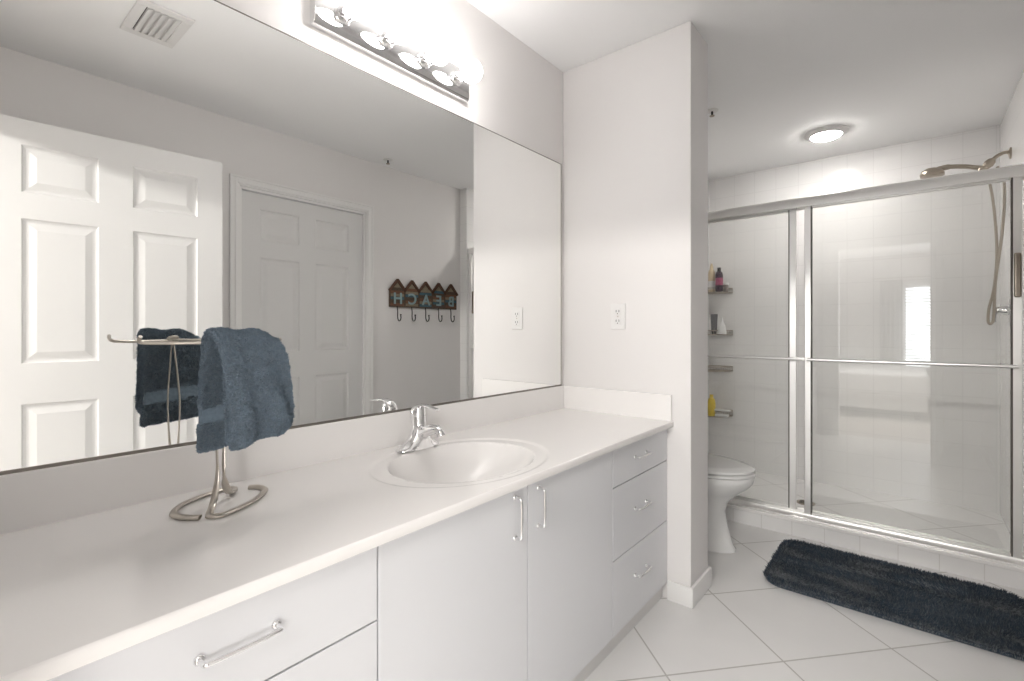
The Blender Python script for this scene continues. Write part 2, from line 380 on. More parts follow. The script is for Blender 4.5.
for i, (a, b) in enumerate(((.584, .740), (.335, .584), (.07, .335))):
    d = front(lc, 'drawer', .055, .56, a, b)
    zc = .669 if i == 0 else (a+b)/2
    h = pull((FX, .252, zc), (FX, .363, zc), None, 'handle'); h.parent = d; h.matrix_parent_inverse = d.matrix_parent_inverse.copy() if False else Matrix.Identity(4)
    h.matrix_parent_inverse = Matrix.Identity(4)
FILL = MB().box((FX-.018, -.028, .062), (FX-.001, .053, .738)).build('filler', 'cabinet', lc)
sc = thing('sink_cabinet', 'white sink base cabinet with two doors below the basin', 'cabinet', (.27, 1.04, 0), 'vanity cabinets')
carcass(sc, .56, 1.527)
for a, b, hy in ((.56, 1.04, .982), (1.04, 1.527, 1.085)):
    d = front(sc, 'cabinet_door', a, b, .07, .740)
    h = pull((FX, hy, .605), (FX, hy, .712), None); h.parent = d; h.matrix_parent_inverse = Matrix.Identity(4)
rc = thing('drawer_cabinet', 'white narrow three-drawer cabinet against the partition wall', 'cabinet', (.27, 1.77, 0), 'vanity cabinets')
carcass(rc, 1.527, 2.0165)
for a, b, zc in ((.595, .740, .672), (.338, .595, .478), (.07, .338, .226)):
    d = front(rc, 'drawer', 1.527, 2.0165, a, b)
    h = pull((FX, 1.70, zc), (FX, 1.80, zc), None); h.parent = d; h.matrix_parent_inverse = Matrix.Identity(4)

# countertop with integral oval basin
CT = .765; CB = .741; CFX = .562; cxs, cys = .300, 1.03; A1, B1 = .185, .225; A2, B2 = .228, .292
ct = thing('countertop', 'glossy off-white cultured marble vanity top with backsplash', 'countertop', (.28, 1.0, CB))
def hz(x, y):
    q1 = math.hypot((x-cxs)/A1, (y-cys)/B1); q2 = math.hypot((x-cxs)/A2, (y-cys)/B2)
    z = CT
    z -= .004*(1-min(1, max(0, (q2-.985)/.03)))
    if q1 < 1.06:
        t_ = max(0, 1.06-q1); z -= .125*(1-(max(0, 1-t_/1.06*1.0))**2.3) if True else 0
    return z
nx = 94; ny = 342
gx = [.012+(CFX-.004-.012)*i/nx for i in range(nx+1)]; gy = [-.028+(YE-.001+.028)*j/ny for j in range(ny+1)]
V = [(x, y, hz(x, y)) for x in gx for y in gy]
top = MB(); bas = MB(); F1 = []; F2 = []
for i in range(nx):
    for j in range(ny):
        f = (i*(ny+1)+j, (i+1)*(ny+1)+j, (i+1)*(ny+1)+j+1, i*(ny+1)+j+1)
        c = ((gx[i]+gx[i+1])/2, (gy[j]+gy[j+1])/2)
        q = math.hypot((c[0]-cxs)/A1, (c[1]-cys)/B1)
        (F2 if q < 1.06 else F1).append(f)
def sub_mesh(V, F):
    ids = sorted({i for f in F for i in f}); mp = {a: b for b, a in enumerate(ids)}
    return [V[i] for i in ids], [tuple(mp[i] for i in f) for f in F]
v, f = sub_mesh(V, F1); top.add(v, f)
# rounded front edge and underside
n = len(gy); edge = []
prof = [(CFX-.004, CT), (CFX-.0012, CT-.0012), (CFX, CT-.004), (CFX, CB+.002), (CFX-.002, CB), (.45, CB)]
for px, pz in prof: edge += [(px, y, pz) for y in (gy[0], gy[-1])]
top.add(edge, [(2*k, 2*k+1, 2*k+3, 2*k+2) for k in range(len(prof)-1)])
top.add([(.012, gy[0], CT), (CFX, gy[0], CT), (CFX, gy[0], CB), (.012, gy[0], CB)], [(0, 1, 2, 3)])
o = top.build('top_slab', 'counter', ct, smooth=True)
v, f = sub_mesh(V, F2); bas.add(v, f)
o = bas.build('sink_basin', 'counter', ct, smooth=True)
m = MB().lathe([(.024, 0), (.026, .004), (.02, .005), (.014, .001), (.0, .001)], (cxs, cys, hz(cxs, cys)+.0005)); m.build('sink_drain', 'chrome', ct, smooth=True)
MB().box((0.0, -.028, CB), (.014, YE-.001, .8765)).build('backsplash', 'counter', ct, bevel=.003)
MB().box((.014, YE-.015, CT-.002), (CFX-.006, YE-.001, .8765)).build('side_splash', 'counter', ct, bevel=.003)

# mirror
mr = thing('wall_mirror', 'huge frameless mirror covering the wall above the vanity', 'mirror', (.003, 1.0, .88))
MB().box((.001, -.028, .882), (.006, 1.992, 1.971)).build('mirror_glass', 'mirror', mr)
MB().box((.0, -.028, .8765), (.009, 1.993, .883)).build('bottom_channel', 'edge', mr)
MB().box((.0, -.028, 1.9705), (.007, 1.993, 1.973)).build('top_channel', 'edge', mr)
MB().box((.0, 1.991, .8765), (.007, 1.994, 1.973)).build('side_channel', 'edge', mr)

# vanity light
vl = thing('vanity_light', 'chrome strip light with four round globe bulbs above the mirror', 'light', (0, 1.02, 2.09))
LZ = 2.09
pr = [(0, LZ-.057), (.022, LZ-.057), (.030, LZ-.047), (.030, LZ+.047), (.022, LZ+.057), (0, LZ+.057)]
MB().prism(pr, .626, lambda a, b, d: (a, .700+d, b)).build('back_plate', 'chrome', vl, bevel=.002)
for y in (.787, .942, 1.098, 1.253):
    s_ = MB().lathe([(.026, 0), (.027, .004), (.022, .008), (.021, .03), (.0225, .031), (.0225, .036), (.019, .038), (.0185, .046), (.016, .046)], (.030, y, LZ), (1, 0, 0)).build('socket', 'chrome', vl, smooth=True)
    pf = [(.013, .0), (.015, .008)]+[(.040*math.sin(a), .046-.040*math.cos(a)) for a in [math.radians(25+155*k/14) for k in range(15)]]
    bb = MB().lathe(pf, (.066, y, LZ), (1, 0, 0)).build('bulb', 'bulb', s_, smooth=True)
    bb.parent = s_; bb.matrix_parent_inverse = Matrix.Identity(4)

# outlet
ol = thing('wall_outlet', 'white duplex outlet cover on the partition wall beside the mirror', 'outlet', (.304, YE, 1.214))
MB().box((.267, YE-.006, 1.155), (.341, YE, 1.273)).build('cover_plate', 'plastic', ol, bevel=.003)
for z in (1.192, 1.236):
    k = MB().box((.287, YE-.0085, z-.0165), (.321, YE-.005, z+.0165)).build('receptacle', 'plastic', ol, bevel=.004)
    s_ = MB()
    for x in (.297, .311): s_.box((x-.0014, YE-.0088, z-.003), (x+.0014, YE-.0080, z+.008))
    s_.lathe([(.0026, 0), (.0026, .0012)], (.304, YE-.0078, z-.009), (0, -1, 0), 10)
    s_ = s_.build('slots', 'slot'); s_.parent = k
MB().lathe([(.0035, 0), (.003, .0015)], (.304, YE-.006, 1.214), (0, -1, 0), 12).build('screw', 'satin', ol)

# ------------------------------------------------------------ faucet
fc = thing('faucet', 'chrome single-lever faucet behind the oval basin', 'faucet', (.085, 1.03, CT))
def ell(cx, cy, z, a, b, n=28, p=2.0, tilt=0):
    out = []
    for k in range(n):
        t_ = 2*PI*k/n; c, s = math.cos(t_), math.sin(t_)
        x = a*math.copysign(abs(c)**(2/p), c); y = b*math.copysign(abs(s)**(2/p), s)
        out.append((cx+x, cy+y, z+x*tilt))
    return out
CY = 1.03; z0 = CT
MB().loft([ell(.085, CY, z0, .034, .084, p=2.2), ell(.085, CY, z0+.004, .034, .083, p=2.2), ell(.086, CY, z0+.010, .033, .072, p=2.1), ell(.088, CY, z0+.022, .033, .054), ell(.090, CY, z0+.036, .032, .040), ell(.090, CY, z0+.052, .029, .031), ell(.088, CY, z0+.072, .025, .025), ell(.086, CY, z0+.078, .021, .021)]).build('base_body', 'chrome', fc, smooth=True)
sp = spline([(.090, CY, z0+.036), (.12, CY, z0+.054), (.150, CY, z0+.066), (.178, CY, z0+.070), (.196, CY, z0+.064)], 6)
nr = len(sp)
MB().tube(sp, [.027-.014*i/nr for i in range(nr)], 18, flat=.85).build('spout', 'chrome', fc, smooth=True)
MB().lathe([(.0125, 0), (.0135, .014), (.012, .017)], (.190, CY, z0+.066), (.5, 0, -.87), 18).build('aerator', 'chrome', fc, smooth=True)
rings = [ell(.088, CY, z0+.076, .0245, .0245), ell(.086, CY, z0+.082, .0255, .0255, tilt=.05), ell(.083, CY, z0+.100, .027, .0265, tilt=.12), ell(.083, CY, z0+.118, .0265, .0255, tilt=.2), ell(.084, CY, z0+.130, .024, .022, tilt=.2), ell(.084, CY, z0+.138, .013, .012, tilt=.1), ell(.086, CY, z0+.141, .005, .005)]
hd = MB().loft(rings).build('lever_cap', 'chrome', fc, smooth=True)
lv = spline([(.072, CY, z0+.126), (.095, CY, z0+.138), (.125, CY, z0+.141), (.155, CY, z0+.136), (.180, CY, z0+.133)], 6)
nr = len(lv)
MB().tube(lv, [.019-.011*i/nr for i in range(nr)], 14, flat=.35).build('lever', 'chrome', fc, smooth=True)

# ------------------------------------------------------------ towel stand
ts = thing('towel_stand', 'brushed nickel countertop towel stand with curled wire base', 'towel stand', (.165, .407, CT))
sx_, sy_ = .165, .407; zt = 1.125; e = CT+.005
def P(x, y, z=e): return (x, y, z)
# curled base: two crescent arcs that sweep into the stem
e = CT+.0042
arcA = spline([P(.222, .352), P(.200, .332), P(.160, .323), P(.115, .348), P(.085, .392), P(.070, .440), P(.076, .466), P(.098, .462), (.130, .440, e+.010), (.152, .424, e+.035), (.160, .418, e+.07), (.158, .419, e+.12), (.156, .420, e+.2), (.161, .414, e+.29), (.165, .408, zt)], 8)
arcB = spline([P(.098, .496), P(.118, .512), P(.155, .508), P(.198, .470), P(.228, .425), P(.242, .388), P(.232, .368), P(.214, .372), (.190, .386, e+.010), (.175, .397, e+.035), (.170, .402, e+.07), (.172, .400, e+.12), (.172, .398, e+.2), (.169, .402, e+.29), (.166, .406, zt)], 8)
for a in (arcA, arcB):
    n_ = len(a); MB().tube(a, [.0080 if i < n_*.62 else .0080-.0040*min(1, (i-n_*.62)/(n_*.18)) for i in range(n_)], 12, flat=.5, up=(.05, -.3, 1)).build('wire_leg', 'satin', ts, smooth=True)
armL = spline([(.140, .272, zt+.014), (.128, .272, zt+.004), (.118, .285, zt), (.140, .34, zt-.001), (.162, .395, zt), (.167, .41, zt+.004)], 8)
armR = spline([(.162, .400, zt+.004), (.185, .412, zt), (.225, .42, zt-.002), (.248, .44, zt-.002), (.253, .47, zt), (.252, .49, zt+.002)], 8)
armC = spline([(.166, .408, zt+.002), (.160, .445, zt), (.150, .50, zt+.001), (.130, .545, zt+.002), (.125, .56, zt+.004)], 8)
for a in (armL, armR, armC): MB().tube(a, .0036, 10).build('arm', 'satin', ts, smooth=True)
MB().tube(spline([(.158, .396, zt+.006), (.168, .402, zt-.006), (.174, .414, zt-.008), (.168, .418, zt+.006), (.158, .408, zt+.009), (.158, .396, zt+.006)], 6), .0045, 10).build('wire_wrap', 'satin', ts, smooth=True)

# ------------------------------------------------------------ fuzz
def fuzz(mb, pts, length, width, lean=.6, seed=1, scale=30, jitter=.5):
    rnd = random.Random(seed)
    vs = mb.v; fs = mb.f
    for p, nrm, k in pts:
        L_ = length*k*rnd.uniform(.6, 1.15)
        d = Vector(noise.noise_vector(Vector(p)*scale))*lean
        d += Vector((rnd.uniform(-1, 1), rnd.uniform(-1, 1), rnd.uniform(-1, 1)))*jitter*.5
        tip = p+(nrm+d).normalized()*L_
        side = nrm.cross(Vector((rnd.uniform(-1, 1), rnd.uniform(-1, 1), rnd.uniform(-1, 1))))
        if side.length < 1e-4: continue
        side = side.normalized()*width
        i = len(vs); mid = (p+tip)/2+nrm*L_*.08
        vs += [tuple(p-side), tuple(p+side), tuple(mid+side*.9), tuple(mid-side*.9), tuple(tip)]
        fs += [(i, i+1, i+2, i+3), (i+3, i+2, i+4)]; mb.mi += [0, 0]
def raw(mb, name, m, smooth=True):
    me = bpy.data.meshes.new(name); me.from_pydata(mb.v, [], mb.f); me.materials.append(M[m])
    me.polygons.foreach_set('use_smooth', [smooth]*len(me.polygons))
    o = bpy.data.objects.new(name, me); COL.objects.link(o); return o

# towel: thick folded cloth hung over the stand's front arm
prof = spline([(.212, .903, 0), (.208, .96, 0), (.212, 1.03, 0), (.218, 1.09, 0), (.230, 1.128, 0), (.252, 1.139, 0), (.280, 1.128, 0), (.300, 1.09, 0), (.314, 1.02, 0), (.322, .965, 0), (.316, .936, 0), (.300, .928, 0), (.286, .943, 0), (.280, .99, 0), (.276, 1.05, 0), (.270, 1.085, 0)], 5)
ns = len(prof); nyv = 34; tv = []; tf = []
sm = lambda t: max(0, min(1, t))**2*(3-2*max(0, min(1, t)))
for i, p in enumerate(prof):
    s_ = i/(ns-1)
    back = max(0, 1-s_/.33); frontw = sm((s_-.35)/.25); inner = min(1, max(0, (s_-.72)/.2))
    ya = .352+.010*(1-back)+.014*frontw+.004*inner
    yb = .488+.012*frontw-.02*inner
    drop = max(0, (1.13-p.y))/.2
    for j in range(nyv+1):
        u = j/nyv; y = ya+(yb-ya)*u + .006*frontw*drop*(u-.25)
        # folds run from the bar down towards the far corner
        ph = (u-.30*drop*u)*PI*4.6+.4
        fold = math.sin(ph)*.5+.5
        wv = (fold**1.5)*.021*(.25+drop)*frontw + math.sin(u*PI*2+.5)*.005*drop*back
        x = p.x+wv-.026*frontw*(u**1.6)*(.3+drop)
        zz = p.y+(.016*u*sm(drop)*frontw if s_ > .4 else .012*u*back)
        zz += (.008*math.exp(-((u-.12)/.16)**2)+.006*math.exp(-((u-.6)/.14)**2)-.016*sm((u-.72)/.28))*(1-sm(drop*.9))
        tv.append((x, y, zz))
for i in range(ns-1):
    for j in range(nyv): tf.append((i*(nyv+1)+j, i*(nyv+1)+j+1, (i+1)*(nyv+1)+j+1, (i+1)*(nyv+1)+j))
me = bpy.data.meshes.new('tmp'); me.from_pydata(tv, [], tf); to = bpy.data.objects.new('tmp', me); COL.objects.link(to)
d = to.modifiers.new('s', 'SOLIDIFY'); d.thickness = .016; d.offset = 0
d = to.modifiers.new('b', 'BEVEL'); d.width = .005; d.segments = 3; d.limit_method = 'ANGLE'; d.angle_limit = 1.0
d = to.modifiers.new('u', 'SUBSURF'); d.levels = 2; d.render_levels = 2
dg = bpy.context.evaluated_depsgraph_get(); ev = to.evaluated_get(dg); em = bpy.data.meshes.new_from_object(ev)
bpy.data.objects.remove(to)
def isband(c): return c.x < .228 and .957 < c.z-.09*(c.y-.352) < .990
newco = []
for v in em.vertices:
    c = v.co.copy(); n_ = v.normal.copy()
    newco += (c+n_*((-.0022+.0006*math.sin(c.z*1400)) if isband(c) else (noise.noise(c*230)*.0028+noise.noise(c*90)*.002)))[:]
em.vertices.foreach_set('co', newco)
em.update()
mb = MB(); mb.v = [tuple(v.co) for v in em.vertices]; mb.f = [tuple(p.vertices) for p in em.polygons]; mb.mi = [0]*len(mb.f)
rnd = random.Random(3); pts = []
for p in em.polygons:
    c = p.center
    if isband(c): continue
    cnt = p.area*650000
    vs_ = [em.vertices[i] for i in p.vertices]
    for _ in range(int(cnt)+(rnd.random() < cnt % 1)):
        a, b_ = rnd.random(), rnd.random()
        q = (vs_[0].co*(1-a)+vs_[1].co*a)*(1-b_)+(vs_[-1].co*(1-a)+vs_[2].co*a)*b_
        pts.append((q, p.normal.copy(), 1.0))
fuzz(mb, pts, .0045, .0007, .7, 5, 60, 1.1)
tw = raw(mb, 'hand_towel', 'towel')
print('towel tufts', len(pts))
tag(tw, 'blue-grey terry hand towel folded over the towel stand arm', 'towel')

# ------------------------------------------------------------ rug
rx0, rx1, ry0, ry1 = .812, 1.705, 2.415, 2.965
mb = MB(); rc_ = .085
def rr(inset, z):
    out = []
    for cx, cy, a0 in ((rx1-rc_, ry1-rc_, 0), (rx0+rc_, ry1-rc_, 90), (rx0+rc_, ry0+rc_, 180), (rx1-rc_, ry0+rc_, 270)):
        for k in range(7):
            a = math.radians(a0+15*k); out.append((cx+(rc_-inset)*math.cos(a), cy+(rc_-inset)*math.sin(a), z))
    return out
mb.loft([rr(.004, .001), rr(0, .008), rr(.004, .016), rr(.012, .019)])
rnd = random.Random(11); pts = []
def inside(x, y):
    dx = max(rx0+rc_-x, x-(rx1-rc_), 0); dy = max(ry0+rc_-y, y-(ry1-rc_), 0)
    return math.hypot(dx, dy) < rc_ and min(x-rx0, rx1-x, y-ry0, ry1-y) > 0
while len(pts) < 75000:
    x, y = rnd.uniform(rx0, rx1), rnd.uniform(ry0, ry1)
    if not inside(x, y): continue
    ed = min(x-rx0, rx1-x, y-ry0, ry1-y); nx_ = 0; ny_ = 0
    if ed < .02: nx_ = (1 if rx1-x < .02 else 0)-(1 if x-rx0 < .02 else 0); ny_ = (1 if ry1-y < .02 else 0)-(1 if y-ry0 < .02 else 0)
    ef = min(1, ed/.05); n1 = noise.noise(Vector((x*3.2, y*11, 0)))*ef; n2 = noise.noise(Vector((x*3.2+7, y*11, 5)))*ef
    nn = Vector((nx_*.45+n1*2.6, ny_*.45+n2*2.6-.1, 1)).normalized()
    pts.append((Vector((x, y, .014 if ed > .006 else .006)), nn, 1.0))
fuzz(mb, pts, .021, .0014, .4, 9, 70, .5)
rg = raw(mb, 'bath_rug', 'rug')
tag(rg, 'dark navy shaggy bath rug on the tiles before the shower', 'rug')

# ------------------------------------------------------------ shower
struct('trim_3', (0, 3.085, 0), (SX, 3.225, .078), 'curb')
struct('trim_4', (0, 3.078, .078), (SX, 3.230, .098), 'counter', bevel=.006)
dr = thing('shower_drain', 'round metal drain in the shower floor', 'drain', (.80, 3.72, 0))
MB().lathe([(.055, 0), (.056, .003), (.05, .004), (.0, .004)], (.80, 3.72, .0005)).build('rim', 'nickel', dr, smooth=True)
m = MB()
for k in range(-3, 4): m.box((.80-.035, 3.72+k*.011-.002, .0045), (.80+.035, 3.72+k*.011+.002, .0052))
m.build('grate', 'slot', dr)

en = thing('shower_enclosure', 'silver metal header, sill and jambs of the shower enclosure', 'shower enclosure', (.9, 3.16, .098))
hp = [(3.118, 1.842), (3.118, 1.888), (3.126, 1.897), (3.196, 1.897), (3.202, 1.888), (3.202, 1.842), (3.194, 1.842), (3.194, 1.86), (3.126, 1.86), (3.126, 1.842)]
MB().prism(hp, SX, lambda a, b, d: (d, a, b)).build('header', 'alu', en, bevel=.002)
spf = [(3.100, .098), (3.100, .104), (3.115, .112), (3.120, .124), (3.125, .124), (3.127, .109), (3.156, .109), (3.158, .126), (3.162, .126), (3.164, .110), (3.195, .110), (3.197, .128), (3.203, .128), (3.210, .098)]
MB().prism(spf, SX, lambda a, b, d: (d, a, b)).build('sill_track', 'alu', en, bevel=.001)
for x0_, x1_ in ((0, .028), (SX-.028, SX)): MB().box((x0_, 3.125, .11), (x1_, 3.197, 1.86)).build('jamb', 'alu', en, bevel=.003)

def shower_door(x0_, x1_, y, label, stL, stR, bar, barz=.988, pull_=False):
    t_ = thing('shower_door', label, 'shower door', ((x0_+x1_)/2, y, .115))
    MB().box((x0_+.006, y-.003, .118), (x1_-.006, y+.003, 1.872 - .015)).build('glass_pane', 'glass', t_)
    for a, b, on in ((x0_, x0_+stL, stL), (x1_-stR, x1_, stR)):
        if on:
            MB().box((a, y-.0115, .114), (b, y+.0115, 1.857)).build('stile', 'alu', t_, bevel=.003)
            s_ = MB(); xi = b if a == x0_ else a
            s_.box((xi-.003, y-.0125, .125), (xi+.003, y+.0125, 1.845)).build('seal_strip', 'seal', t_)
    MB().box((x0_, y-.0105, .113), (x1_, y+.0105, .134)).build('bottom_rail', 'alu', t_, bevel=.002)
    MB().box((x0_, y-.0105, 1.835), (x1_, y+.0105, 1.858)).build('top_rail', 'alu', t_, bevel=.002)
    yb_ = bar[2]
    b_ = MB().tube([(bar[0], yb_, barz), (bar[1], yb_, barz)], .0085, 14).build('towel_bar', 'alu', t_, smooth=True)
    for x in bar[:2]:
        MB().tube([(x, y, barz), (x, yb_, barz)], .009, 12).build('bar_post', 'alu', t_, smooth=True)
    return t_
dr1 = shower_door(.879, 1.726, 3.141, 'right framed glass shower door, outer panel with white reflections', .033, .033, (.895, 1.710, 3.100))
dr2 = shower_door(.03, .832, 3.181, 'left framed glass shower door panel nearest the toilet', .03, .036, (.045, .868, 3.135))
MB().box((1.698, 3.112, 1.30), (1.722, 3.130, 1.50)).build('door_pull', 'nickel', dr1, bevel=.006)

# shower fittings
sa = thing('shower_fixture', 'nickel shower arm with hand shower holder high on the right wall', 'shower fixture', (SX, 3.846, 2.14))
MB().lathe([(.032, 0), (.030, .006), (.014, .012)], (SX, 3.846, 2.14), (-1, 0, 0)).build('flange', 'nickel', sa, smooth=True)
MB().tube(spline([(SX, 3.846, 2.14), (1.745, 3.846, 2.148), (1.715, 3.846, 2.135), (1.695, 3.846, 2.115)], 6), .010, 12).build('arm', 'nickel', sa, smooth=True)
MB().lathe([(.013, 0), (.02, .008), (.024, .03), (.018, .05), (.022, .055), (.022, .075), (.014, .085)], (1.700, 3.846, 2.120), (-.65, 0, -.75)).build('holder', 'nickel', sa, smooth=True)
hs = thing('hand_shower', 'nickel hand shower lying horizontally above the header, hose looped', 'hand shower', (1.45, 3.84, 2.1))
MB().lathe([(.001, .0), (.04, .001), (.056, .008), (.058, .022), (.048, .040), (.026, .054), (.001, .058)], (1.440, 3.84, 2.068), (-.12, 0, 1), 30).build('spray_head', 'nickel', hs, smooth=True)
MB().tube(spline([(1.46, 3.84, 2.11), (1.51, 3.84, 2.116), (1.58, 3.842, 2.104), (1.63, 3.845, 2.088), (1.668, 3.846, 2.078)], 6), [.016]*7+[.0125]*10+[.013]*8, 14).build('handle', 'nickel', hs, smooth=True)
hose = spline([(1.668, 3.846, 2.075), (1.680, 3.84, 2.02), (1.700, 3.83, 1.85), (1.712, 3.82, 1.6), (1.700, 3.80, 1.4), (1.676, 3.775, 1.27), (1.672, 3.765, 1.20), (1.684, 3.76, 1.188), (1.694, 3.765, 1.23), (1.703, 3.79, 1.42), (1.728, 3.815, 1.65), (1.742, 3.83, 1.85), (1.740, 3.84, 2.0), (1.715, 3.846, 2.075)], 8)
MB().tube(hose, .0068, 10).build('hose', 'nickel', hs, smooth=True)
sv = thing('shower_valve', 'round chrome shower valve with lever on the right shower wall', 'shower valve', (SX, 3.80, 1.262))
MB().lathe([(.085, 0), (.083, .006), (.06, .010), (.03, .013)], (SX, 3.80, 1.262), (-1, 0, 0), 36).build('valve_plate', 'chrome', sv, smooth=True)
MB().lathe([(.028, 0), (.027, .03), (.022, .045), (.018, .06), (.005, .066)], (SX-.01, 3.80, 1.262), (-1, 0, 0)).build('valve_body', 'chrome', sv, smooth=True)
MB().tube(spline([(SX-.06, 3.80, 1.262), (SX-.072, 3.795, 1.235), (SX-.075, 3.78, 1.195)], 6), [.012]*4+[.010]*9, 12).build('lever', 'chrome', sv, smooth=True)

# corner caddy with things on it
def basket(z, rad, h, label):
    cd = thing('corner_shelf', label, 'shower shelf', (.1, YB-.1, z), 'wire shelves in the shower corner')
    k = 14; G = .003
    for zz, nm in ((z, 'bottom_rim'), (z+h, 'top_rim')):
        pts = [(G+.004, YB-G-.004, zz)]+[(G+.004+rad*math.cos(a), YB-G-.004-rad*.95*math.sin(a), zz) for a in [PI/2*i/k for i in range(k+1)]]
        MB().tube(pts, .0038, 8, closed=True).build(nm, 'nickel', cd, smooth=True)
    m = MB()
    for i in range(0, k+1, 1):
        a = PI/2*i/k; m.tube([(G+.004+rad*math.cos(a), YB-G-.004-rad*.95*math.sin(a), z), (G+.004+rad*math.cos(a), YB-G-.004-rad*.95*math.sin(a), z+h)], .0016, 6)
    m.build('rail_wires', 'nickel', cd, smooth=True); m = MB()
    for i in range(1, 12):
        q = rad*i/12; m.tube([(G+.004+q, YB-G-.004, z), (G+.004+q, YB-G-.004-.95*math.sqrt(max(0, rad*rad-q*q)), z)], .0022, 6)
    m.build('shelf_wires', 'nickel', cd, smooth=True)
for z, r_, h, lb in ((1.463, .188, .035, 'wire corner shelf highest in the shower, holding two bottles and a jar'), (1.113, .188, .035, 'second wire corner shelf from the top, holding a dark tube and white bottle'), (.812, .188, .035, 'empty wire corner shelf just below the door bar'), (.437, .188, .045, 'lowest wire corner shelf holding a yellow bottle and soap')): basket(z, r_, h, lb)
def bottle(name, prof, loc, m, label, cat, cap=None, capm=None, lab=None):
    t_ = thing(name, label, cat, loc, 'toiletries on the shower shelves')
    MB().lathe(prof, loc, n=20).build('bottle_body', m, t_, smooth=True)
    if cap: MB().lathe(cap, loc, n=18).build('cap', capm, t_, smooth=True)
    if lab: MB().lathe(lab[0], loc, n=20).build('label_band', lab[1], t_, smooth=True)
zs = 1.468
bottle('shampoo_bottle', [(.024, 0), (.027, .006), (.027, .16), (.02, .18), (.012, .19)], (.062, 4.15, zs), 'bottle_cream', 'tall cream bottle on the top wire corner shelf', 'bottle', [(.013, .19), (.013, .215), (.008, .22), (.008, .235)], 'bottle_cream', ([(.0275, .02), (.0275, .09)], 'bottle_white'))
bottle('shampoo_bottle', [(.026, 0), (.029, .006), (.029, .14), (.022, .158), (.012, .165)], (.128, 4.13, zs), 'bottle_dark', 'dark purple bottle with magenta label on the top wire corner shelf', 'bottle', [(.014, .163), (.014, .195)], 'slot', ([(.0293, .05), (.0293, .11)], 'label_red'))
bottle('cream_jar', [(.02, 0), (.022, .004), (.022, .05), (.018, .056)], (.163, 4.185, zs), 'bottle_amber', 'small smoky jar at the outer end of the top wire corner shelf', 'jar', [(.0225, .056), (.0225, .072)], 'bottle_white')
zs = 1.118
t_ = thing('squeeze_tube', 'dark grey squeeze tube standing on the second wire corner shelf', 'tube', (.088, 4.13, zs), 'toiletries on the shower shelves')
MB().loft([ell(.088, 4.13, zs+.02, .022, .018), ell(.088, 4.13, zs+.1, .026, .011), ell(.088, 4.13, zs+.165, .029, .002)]).build('tube_body', 'bottle_grey', t_, smooth=True)
MB().lathe([(.018, 0), (.019, .022)], (.088, 4.13, zs)).build('cap', 'slot', t_, smooth=True)
bottle('pump_bottle', [(.028, 0), (.031, .006), (.030, .055), (.018, .085), (.010, .10)], (.152, 4.13, zs), 'bottle_white', 'white cone-topped bottle on the second wire corner shelf', 'bottle', [(.009, .10), (.006, .125), (.003, .14)], 'bottle_white')
zs = .444
bottle('body_wash_bottle', [(.026, 0), (.030, .008), (.032, .10), (.026, .135), (.013, .15)], (.07, 4.12, zs), 'bottle_yellow', 'yellow bottle on the lowest wire corner shelf', 'bottle', [(.014, .15), (.014, .175)], 'bottle_yellow')
tag(MB().box((.10, 4.10, zs), (.20, 4.16, zs+.022)).build('soap_bar', 'bottle_white', bevel=.008), 'white soap bar lying on the lowest wire corner shelf', 'soap', 'toiletries on the shower shelves')
tag(MB().box((.095, 4.105, zs+.0455), (.215, 4.15, zs+.060)).build('scrub_brush', 'bottle_white', bevel=.005), 'white flat brush laid across the lowest wire corner shelf', 'brush', 'toiletries on the shower shelves')

# ceiling light
cl = thing('ceiling_light', 'round white recessed light in the ceiling over the shower', 'light', (.912, 3.735, CZ))
MB().lathe([(.125, 0), (.125, -.004), (.105, -.018), (.088, -.022), (.088, 0)], (.912, 3.735, CZ), n=40).build('trim_ring', 'plastic', cl, smooth=True)
MB().lathe([(.086, -.020), (.080, -.027), (.066, -.034), (.04, -.038), (.0, -.040)], (.912, 3.735, CZ), n=36).build('lens', 'dome', cl, smooth=True)

def sprinkler(x, y, label):
    t_ = thing('fire_sprinkler', label, 'sprinkler', (x, y, CZ), 'ceiling sprinklers')
    MB().lathe([(.035, 0), (.033, -.004), (.014, -.006)], (x, y, CZ)).build('escutcheon', 'plastic', t_, smooth=True)
    MB().tube([(x, y, CZ-.004), (x, y, CZ-.03)], .006).build('stem', 'slot', t_, smooth=True)
    MB().lathe([(.014, -.03), (.014, -.033), (.003, -.036)], (x, y, CZ)).build('deflector', 'nickel', t_, smooth=True)
sprinkler(1.718, 2.21, 'small dark sprinkler head on the ceiling near the right wall, seen in the mirror')
sprinkler(.44, 2.93, 'small sprinkler head on the ceiling just beyond the partition wall')

# ceiling vent
vt = thing('ceiling_vent', 'white rectangular air vent with louvers in the ceiling, seen in the mirror', 'vent', (1.115, .61, CZ))
m = MB(); vx0, vx1, vy0, vy1 = .965, 1.265, .515, .705; zc = CZ
m.box((vx0, vy0, zc-.008), (vx0+.04, vy1, zc)); m.box((vx1-.04, vy0, zc-.008), (vx1, vy1, zc)); m.box((vx0+.04, vy0, zc-.008), (vx1-.04, vy0+.035, zc)); m.box((vx0+.04, vy1-.035, zc-.008), (vx1-.04, vy1, zc))
m.build('vent_frame', 'plastic', vt, bevel=.002)
MB().box((vx0+.04, vy0+.035, zc-.0015), (vx1-.04, vy1-.035, zc-.0005)).build('vent_throat', 'plastic', vt)
MB().box((vx0+.04, vy0+.033, zc-.0022), (vx1-.04, vy0+.039, zc-.0016)).box((vx0+.040, vy0+.045, zc-.0022), (vx0+.047, vy1-.04, zc-.0016)).build('shadow_gap', 'slot', vt)
